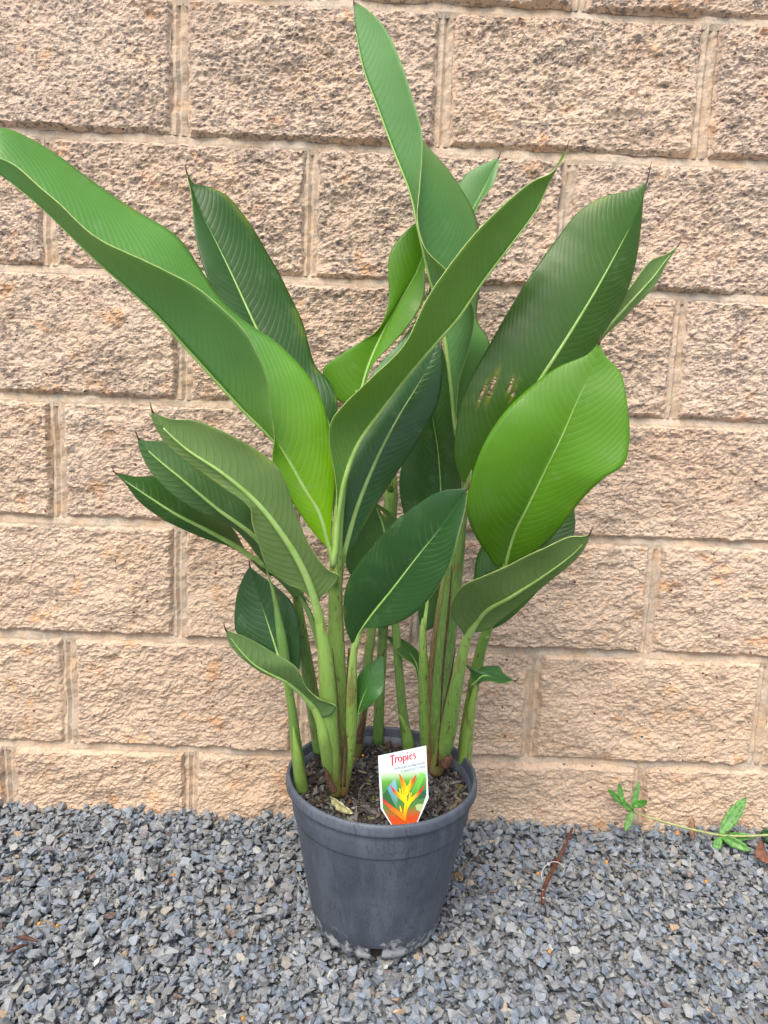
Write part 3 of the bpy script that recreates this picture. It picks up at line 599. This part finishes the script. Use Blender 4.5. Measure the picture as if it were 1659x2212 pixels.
leaf([(688, 1332), (672, 1272), (645, 1212), (600, 1142), (550, 1082), (480, 1022), (400, 968), (345, 915), (327, 884)], [.335, .365, .39, .40], [(686, 1330), (660, 1281), (620, 1263), (580, 1230), (560, 1180), (545, 1130), (541, 1098), (480, 1052), (420, 1010), (360, 960), (328, 906), (327, 884)], [.335, .37, .385, .39, .40], [(692, 1326), (692, 1290), (706, 1281), (734, 1245), (708, 1230), (670, 1180), (640, 1110), (620, 1050), (600, 1010), (560, 975), (480, 931), (420, 908), (370, 905), (338, 894), (327, 884)], [.335, .35, .36, .37, .39, .40], C_UND, 'under', seed=20, neck=10, rib=(4.4, .8))
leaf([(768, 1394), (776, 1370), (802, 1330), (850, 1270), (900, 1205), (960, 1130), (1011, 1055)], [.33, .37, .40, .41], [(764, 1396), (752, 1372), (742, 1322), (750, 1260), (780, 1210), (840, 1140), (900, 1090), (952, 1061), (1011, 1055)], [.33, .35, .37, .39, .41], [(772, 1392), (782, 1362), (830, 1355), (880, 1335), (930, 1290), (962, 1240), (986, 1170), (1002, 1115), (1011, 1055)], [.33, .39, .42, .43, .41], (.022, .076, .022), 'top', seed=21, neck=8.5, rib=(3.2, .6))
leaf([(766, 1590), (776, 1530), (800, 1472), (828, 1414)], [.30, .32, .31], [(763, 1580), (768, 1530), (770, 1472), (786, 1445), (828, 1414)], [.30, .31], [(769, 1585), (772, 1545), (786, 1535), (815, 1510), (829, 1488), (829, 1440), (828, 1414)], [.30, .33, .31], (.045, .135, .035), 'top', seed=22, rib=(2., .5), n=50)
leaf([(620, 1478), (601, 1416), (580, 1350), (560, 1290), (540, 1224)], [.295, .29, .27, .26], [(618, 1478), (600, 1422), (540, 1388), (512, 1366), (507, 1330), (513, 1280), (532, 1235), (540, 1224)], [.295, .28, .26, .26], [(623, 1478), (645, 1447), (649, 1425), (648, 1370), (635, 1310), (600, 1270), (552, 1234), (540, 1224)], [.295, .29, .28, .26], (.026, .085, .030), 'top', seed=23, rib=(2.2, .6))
stem([(622, 1470), (615, 1420), (603, 1345), (592, 1285), (583, 1255), (576, 1230)], [.305, .305, .30], [6, 11, 11, 7, 4, .8], (.10, .23, .05), 'furled_leaf', n=30)
leaf([(678, 1526), (652, 1500), (617, 1472), (582, 1455), (547, 1434), (512, 1397), (488, 1361)], [.325, .35, .37, .375], [(676, 1530), (655, 1510), (617, 1476), (570, 1455), (520, 1420), (494, 1388), (488, 1361)], [.325, .35, .37, .375], [(690, 1548), (712, 1546), (726, 1526), (690, 1510), (665, 1490), (640, 1442), (592, 1411), (530, 1376), (488, 1361)], [.325, .34, .36, .36, .375], (.105, .190, .052), 'under', seed=24, neck=8.5, rib=(2.6, .5))

# ------------------------------------------------------------------ plant tag
tp = at(870, 1778, .352)
def on_tag(u, v, off=0.):                     # the tag leans back against the plant
    nrm = np.array([.10, -1., .20]); nrm /= np.linalg.norm(nrm); r = ray(u, v); t = np.dot(tp + nrm * off - CAM, nrm) / np.dot(r, nrm); return CAM + r * t
ptag = thing('plant_tag', 'white plastic plant label with red title and orange flower picture standing in the pot', 'plant label', tuple(tp))
tl = np.array(tp)
out = [(816.6, 1632.6), (920.5, 1610.6), (925.8, 1723.6), (905.8, 1768.6), (893, 1800), (857, 1806), (843.8, 1780.6), (822.3, 1746.6)]
a = [on_tag(u, v, 0.) - tl for u, v in out]; b = [on_tag(u, v, -.0007) - tl for u, v in out]; n8 = len(out)
F = [tuple(range(n8))[::-1], tuple(range(n8, 2 * n8))] + [(i, (i + 1) % n8, n8 + (i + 1) % n8, n8 + i) for i in range(n8)]
card = mesh('card', a + b, F); link('card', card, ptag, [N('white_plastic').set(Base_Color=(.74, .78, .82), Roughness=.3)])
def poly(name, pts, cols, off, parent):
    V = [on_tag(790.8 + x / 10, 1592.6 + y / 10, off) - tl for x, y in pts]
    me = mesh(name, V, [tuple(range(len(V)))]); color_attr(me, np.array(cols) if np.ndim(cols) == 2 else np.tile(np.array(cols), (len(V), 1)))
    return link(name, me, parent, [M_PRINT])
def strip_poly(name, c0, c1, cols, off, parent):      # ribbon between two point lists with a colour for each pair
    V = [on_tag(790.8 + x / 10, 1592.6 + y / 10, off) - tl for x, y in list(c0) + list(c1)]; k = len(c0)
    F = [(i, i + 1, k + i + 1, k + i) for i in range(k - 1)]; me = mesh(name, V, F); color_attr(me, np.vstack([cols, cols])); return link(name, me, parent, [M_PRINT])
# printed photo: rows fade from the white head of the card to foliage green and down to red
rows = [(700, .0), (830, .35), (960, .7), (1100, 1), (1300, 1.), (1420, 1.), (1540, 1.), (1660, 1), (1790, 1), (1850, 1), (2050, 1)]
lx = [305, 318, 330, 342, 352, 355, 362, 425, 505, 540, 655]; rx = [1300, 1300, 1302, 1303, 1305, 1260, 1230, 1185, 1135, 1110, 1035]
gcol = [(.70, .77, .80), (.42, .62, .36), (.13, .36, .05), (.07, .26, .05), (.06, .20, .05), (.07, .20, .05), (.10, .20, .04), (.35, .13, .03), (.62, .07, .02), (.65, .10, .02), (.65, .10, .02)]
pic = strip_poly('printed_picture', list(zip(lx, [r[0] for r in rows])), list(zip(rx, [r[0] - 60 for r in rows])), np.array(gcol), .0003, ptag)
def art(name, pts, cols, k): return poly(name, pts, cols, .0003 + .00012 * k, pic)
art('printed_leaf', [(450, 1110), (630, 880), (700, 1300), (690, 1540), (640, 1520)], [(.10, .30, .42), (.25, .48, .60), (.06, .24, .16), (.05, .2, .06), (.06, .25, .08)], 1)
art('printed_leaf', [(355, 1250), (460, 1120), (640, 1520), (560, 1520), (360, 1340)], (.035, .12, .04), 1)
art('printed_leaf', [(960, 1200), (1180, 760), (1280, 800), (1120, 1180), (1000, 1290)], [(.10, .40, .03), (.20, .55, .08), (.18, .52, .10), (.10, .42, .03), (.06, .25, .03)], 1)
art('printed_leaf', [(1060, 1480), (1110, 1440), (1250, 1440), (1180, 1610), (1090, 1570)], (.38, .48, .20), 1)
art('printed_leaf', [(1110, 1340), (1290, 1300), (1290, 1130), (1200, 1180)], (.03, .10, .05), 1)
Yl, Og, Rd = (.90, .62, .01), (.90, .24, .01), (.70, .025, .03)
art('printed_petal', [(708, 770), (800, 900), (875, 1060), (870, 1280), (830, 1280), (760, 1060)], [Rd, Og, Yl, Yl, Yl, Og], 2)
art('printed_petal', [(1092, 790), (1050, 960), (960, 1130), (880, 1280), (855, 1240), (870, 1080), (960, 950)], [Rd, Rd, Yl, Yl, Yl, Yl, Og], 3)
art('printed_petal', [(503, 1000), (600, 1120), (740, 1215), (860, 1290), (880, 1400), (840, 1430), (700, 1310), (590, 1190)], [Rd, Rd, Yl, Yl, Yl, Yl, Og, Rd], 4)
art('printed_petal', [(1282, 995), (1190, 1190), (1080, 1310), (960, 1430), (890, 1560), (860, 1560), (880, 1400), (1000, 1290), (1140, 1160)], [Rd, Rd, Og, Yl, Yl, Yl, Yl, Yl, Rd], 5)
art('printed_petal', [(352, 1320), (480, 1420), (620, 1530), (760, 1640), (860, 1700), (865, 1810), (800, 1790), (640, 1660), (480, 1530), (355, 1370)], [Rd, Rd, Og, Og, Yl, Og, Og, Og, Rd, Rd], 6)
art('printed_petal', [(840, 1280), (885, 1290), (895, 1560), (870, 1700), (865, 1820), (820, 1810), (800, 1640), (830, 1450)], [Yl, Yl, Yl, Og, Og, Og, Og, Yl], 7)
for q in ([(715, 1090), (745, 1120), (760, 1230), (725, 1200)], [(765, 1050), (790, 1120), (820, 1270), (775, 1220)], [(940, 1180), (955, 1200), (930, 1390), (900, 1400)], [(968, 1190), (982, 1200), (975, 1310), (950, 1330)], [(725, 1460), (755, 1520), (785, 1650), (735, 1590)], [(955, 900), (970, 960), (950, 1080), (930, 1040)]): art('printed_stamen', q, Yl, 8)
# lettering
RED_INK, GREY_INK = N('red_ink').set(Base_Color=(.68, .03, .045), Roughness=.4), N('blue_grey_ink').set(Base_Color=(.13, .20, .27), Roughness=.4)
def zt(x, y, off=.0004): return on_tag(790.8 + x / 10, 1592.6 + y / 10, off) - tl
def pen(name, strokes, mat, parent):           # each stroke: list of (x, y, half width)
    V, F = [], []
    for s in strokes:
        s = np.array(s, float); q = catmull(s, 5 * len(s)) if len(s) > 2 else catmull(s, 2); t = np.gradient(q[:, :2], axis=0); t /= np.linalg.norm(t, axis=1)[:, None] + 1e-9; nn = np.stack([-t[:, 1], t[:, 0]], 1); o = len(V)
        for p_, n_ in zip(q, nn): V.append(zt(*(p_[:2] + n_ * p_[2]))); V.append(zt(*(p_[:2] - n_ * p_[2])))
        F += [(o + 2 * i, o + 2 * i + 2, o + 2 * i + 3, o + 2 * i + 1) for i in range(len(q) - 1)]
    return link(name, mesh(name, V, F), parent, [mat])
title = [('T', [[(566, 400, 16), (570, 600, 16)], [(518, 412, 11), (566, 396, 13), (612, 385, 11)], [(519, 408, 5), (524, 432, 5)], [(606, 385, 5), (612, 408, 5)], [(548, 608, 7), (594, 598, 7)]]),
         ('r', [[(632, 440, 14), (634, 548, 14)], [(612, 448, 6), (640, 438, 8)], [(612, 556, 6), (656, 546, 6)], [(640, 470, 7), (664, 438, 9), (688, 440, 11)]]),
         ('o', [[(733, 418, 8), (703, 445, 14), (702, 495, 15), (733, 524, 8), (764, 494, 14), (763, 440, 15), (733, 418, 8)]]),
         ('p', [[(806, 408, 14), (808, 562, 14)], [(788, 418, 6), (812, 406, 7)], [(784, 574, 6), (830, 564, 6)], [(815, 420, 7), (846, 402, 9), (864, 440, 14), (850, 490, 11), (818, 496, 7)]]),
         ('i', [[(900, 388, 14), (902, 488, 14)], [(880, 396, 6), (904, 386, 7)], [(880, 496, 6), (924, 486, 6)], [(890, 324, 14), (890, 352, 15)]]),
         ('c', [[(998, 400, 12), (976, 372, 8), (948, 400, 14), (948, 448, 14), (974, 474, 9), (1000, 454, 6)]]),
         ('s', [[(1070, 372, 7), (1046, 348, 8), (1024, 372, 11), (1048, 402, 13), (1070, 430, 12), (1048, 460, 8), (1020, 440, 7)]])]
pen('title_lettering', [s for _, l in title for s in l], RED_INK, ptag)
def lettering(txt, x0, y0, x1, y1, size_px):
    cu = bpy.data.curves.new('lettering', 'FONT'); cu.body = txt; cu.shear = .22; cu.fill_mode = 'FRONT'; cu.offset = .006; cu.space_character = 1.0
    tmp = bpy.data.objects.new('lettering', cu); COL.objects.link(tmp); bpy.context.view_layer.update()
    me = bpy.data.meshes.new_from_object(tmp.evaluated_get(bpy.context.evaluated_depsgraph_get())); bpy.data.objects.remove(tmp); bpy.data.curves.remove(cu)
    co = np.array([v.co[:] for v in me.vertices]); wd = co[:, 0].max(); dx, dy = (x1 - x0) / wd, (y1 - y0) / wd
    for v_, c in zip(me.vertices, co): v_.co = zt(x0 + c[0] * dx, y0 + c[0] * dy - c[1] * size_px)
    me.name = 'botanical_lettering'; link('botanical_lettering', me, ptag, [GREY_INK])
lettering('Heliconia psittacorum', 585, 716, 1268, 572, 88)
lettering('x spathocircinata', 748, 762, 1272, 652, 88)

# ------------------------------------------------------------------ small things on the gravel
def free_tube(name, pts, radii, mat, parent=None, seg=8, n=24, org=(0, 0, 0)):
    P = catmull(pts, n); R = np.interp(np.linspace(0, 1, n), np.linspace(0, 1, len(radii)), radii); V, F = tube(P, R, seg, 1., (.3, .2, 1)); return link(name, mesh(name, V - np.array(org), F, True), parent, [mat])
def small_leaf(name, base, tip, side, width, col_mat, parent, org, curl=.2, n=14, serr=.12):
    base, tip, side = map(lambda q: np.asarray(q, float), (base, tip, side)); d = tip - base; L = np.linalg.norm(d); side = side - d * np.dot(side, d) / L ** 2; side /= np.linalg.norm(side); up = np.cross(d / L, side); V, F = [], []
    for i in range(n + 1):
        t = i / n; w_ = width * math.sin(math.pi * min(1, t * .93 + .05)) ** .8 * (1 + serr * math.sin(i * 2.4)) * (1 if i < n else .1); c = base + d * t + up * curl * L * math.sin(math.pi * t)
        for s in (-1, -.5, 0, .5, 1): V.append(c + side * w_ * s + up * (abs(s) * w_ * .35 + .0008 * math.sin(i * 1.7 + s * 3)) - np.array(org))
    for i in range(n):
        for k in range(4): F.append((i * 5 + k, i * 5 + k + 1, i * 5 + k + 6, i * 5 + k + 5))
    o = link(name, mesh(name, V, F, True), parent, [col_mat]); so = o.modifiers.new('blade', 'SOLIDIFY'); so.thickness = .0006; return o
M_WEED = mat_plain('weed_leaf', (.075, .24, .03), .45, .3, 160); M_WSTEM = mat_plain('weed_stem', (.36, .40, .16), .5, .15); M_DRY = mat_plain('dry_leaf', (.30, .16, .10), .8, .3, 90); M_TWIG = mat_plain('dry_twig', (.26, .19, .11), .85, .3, 200); M_WDARK = mat_plain('weed_leaf_dark', (.03, .10, .025), .4, .3)
wp = [at(1354, 1748, .04), at(1375, 1757, .045), at(1440, 1777, .055), at(1500, 1793, .062), at(1556, 1804, .062), at(1610, 1806, .06), at(1672, 1803, .06)]
weed = thing('trailing_weed', 'green creeping weed sprig lying on the gravel against the wall base', 'weed', tuple(wp[0])); wo = wp[0]
free_tube('stem', wp, [.0013, .0018, .0021, .0022, .0018], M_WSTEM, weed, 8, 40, wo)
fw = np.array([0, -1., .2])
for (b, t, d0, d1, wdt) in [((1370, 1755), (1311, 1703), .034, .025, .006), ((1345, 1735), (1337, 1690), .03, .022, .0045), ((1366, 1750), (1381, 1687), .034, .02, .0048), ((1368, 1742), (1399, 1730), .034, .05, .006), ((1366, 1753), (1350, 1796), .036, .06, .006), ((1555, 1803), (1612, 1722), .046, .03, .0105), ((1556, 1805), (1622, 1838), .046, .075, .0085), ((1556, 1806), (1543, 1843), .046, .07, .0065), ((1560, 1806), (1632, 1808), .044, .05, .007)]:
    B, T_ = at(*b, d0 + .015), at(*t, d1 + .01); sd_ = np.cross(T_ - B, B - CAM); small_leaf('leaf', B, T_, sd_, wdt, M_WEED, weed, wo, random.uniform(-.12, .12))
B, T_ = at(1643, 1800, .045), at(1690, 1806, .05); small_leaf('leaf', B, T_, (0, .3, 1), .014, M_WDARK, weed, wo, .1)
b, t = at(1498, 1812, .055), at(1496, 1764, .045)
dl = thing('dry_leaf', 'narrow dry brown leaf standing upright behind the weed stem', 'dry leaf', tuple(b)); small_leaf('blade', b, t, (1, 0, 0), .0062, M_DRY, dl, b, .05, serr=.03)
b, t = at_z(1668, 1866, .008), at_z(1646, 1815, .03)
dl = thing('dry_leaf', 'curled reddish brown dead leaf on gravel under the dark weed leaf', 'dry leaf', tuple(b)); small_leaf('blade', b, t, (1, .4, .1), .012, mat_plain('dead_leaf_red', (.22, .09, .05), .8, .4, 90), dl, b, .3)
b, t = at_z(714, 1722, SOIL_Z + .008), at_z(764, 1757, SOIL_Z + .010)
dl = thing('dry_leaf', 'pale straw coloured dry leaf scrap lying on the potting mix in the pot', 'dry leaf', tuple(b)); small_leaf('blade', b, t, (.6, -.6, .5), .0065, mat_plain('straw_scrap', (.42, .40, .20), .75, .35, 150), dl, b, .06, serr=.06)
sp = [at_z(1236, 1790, .012), at_z(1225, 1815, .015), at_z(1210, 1850, .013), at_z(1192, 1882, .014), at_z(1178, 1912, .013), at_z(1173, 1930, .011), at_z(1173, 1952, .008)]
stk = thing('rusty_stake', 'rusty iron rod with flaking white paint lying on the gravel', 'metal rod', tuple(sp[3]))
V, F = tube(catmull(sp, 40), np.interp(np.linspace(0, 1, 40), [0, .5, .75, 1], [.0022, .0028, .0033, .0027]) * (1 + .05 * rng.normal(size=40)), 9); link('rod', mesh('rod', V - sp[3], F, True), stk, [M_RUST])
free_tube('broken_stub', [at_z(1192, 1868, .010), at_z(1202, 1858, .010), at_z(1212, 1862, .008)], [.003, .004, .003], mat_plain('rust_scale', (.07, .022, .014), .9, .4, 300), stk, 8, 10, sp[3])
wl = [at_z(1172, 1905, .012), at_z(1170, 1888, .022), at_z(1177, 1872, .028), at_z(1192, 1862, .03), at_z(1208, 1864, .026), at_z(1219, 1875, .02), at_z(1216, 1886, .012)]
wr = free_tube('loose_wire', wl, [.0006], mat_plain('white_wire', (.55, .55, .54), .5, .1), None, 6, 30); tag(wr, 'thin pale wire loop curled over the rusty rod', 'wire')
tw = [at_z(1023, 1852, .012), at_z(1008, 1868, .014), at_z(988, 1886, .010)]
dt = thing('dry_twig', 'small dry twig with a shrivelled flower beside the grey pot', 'twig', tuple(tw[0])); free_tube('stalk', tw, [.0006, .0011], M_TWIG, dt, 6, 14, tw[0])
for q in range(4): small_leaf('shrivelled_petal', tw[2], at_z(982 + 6 * q, 1898 + 6 * (q % 2), .009), (1, .5, .4), .0035, M_TWIG, dt, tw[0], .25)
for i, (p0, p1, lab) in enumerate([((118, 1812), (150, 1795), 'pale straw stalk on gravel near the wall'), ((195, 1858), (214, 1840), 'short straw on gravel left of the pot'), ((88, 1985), (128, 2010), 'thin brown twig among the bark scraps'), ((12, 2058), (60, 2040), 'dark flat bark strip on the gravel'), ((30, 2024), (82, 2034), 'dark brown bark splinter on the gravel'), ((318, 2055), (342, 2040), 'short pale wood splinter on the gravel'), ((1270, 1860), (1290, 1868), 'small brown twig fragment in the gravel by the rusty rod')]):
    a_, b_ = at_z(*p0, .011), at_z(*p1, .010); mid_ = (a_ + b_) / 2 + np.array([.002, 0, .002])
    o = free_tube('twig', [a_, mid_, b_], [.0008, .0013, .0006] if i not in (3, 4) else [.001, .0028, .001], M_TWIG if i not in (3, 4) else M_BROWN, None, 6, 12); tag(o, lab, 'twig')
M_PEL = mat_plain('fertiliser_coat', (.58, .24, .03), .45, .2)
def pellet(p, lab, grp, r=.0021):
    import bmesh
    bm = bmesh.new(); bmesh.ops.create_icosphere(bm, subdivisions=2, radius=r)
    for v_ in bm.verts: v_.co *= random.uniform(.92, 1.08)
    me = bpy.data.meshes.new('fertiliser_pellet'); bm.to_mesh(me); bm.free(); o = link('fertiliser_pellet', me, None, [M_PEL]); o.location = p; tag(o, lab, 'pellet', grp)
for u, v_ in [(782, 1618), (784, 1632), (765, 1640), (699, 1758), (690, 1620)]: pellet(at_z(u, v_, SOIL_Z + .006), 'orange fertiliser pellet on the potting mix in the pot', 'fertiliser pellets in the pot')
for u, v_, lab in [(1162, 1887, 'beside the wire loop'), (1310, 1862, 'between the rusty rod and the weed'), (1525, 1904, 'below the green weed'), (1187, 2055, 'in front of the rusty rod'), (124, 2000, 'among the bark splinters'), (85, 1995, 'next to the dark bark strip'), (525, 2200, 'well in front of the pot'), (375, 1890, 'between the pot and the straw stalks')]:
    pellet(at_z(u, v_, .010), 'orange fertiliser pellet on the gravel ' + lab, 'fertiliser pellets on the gravel', .0026)
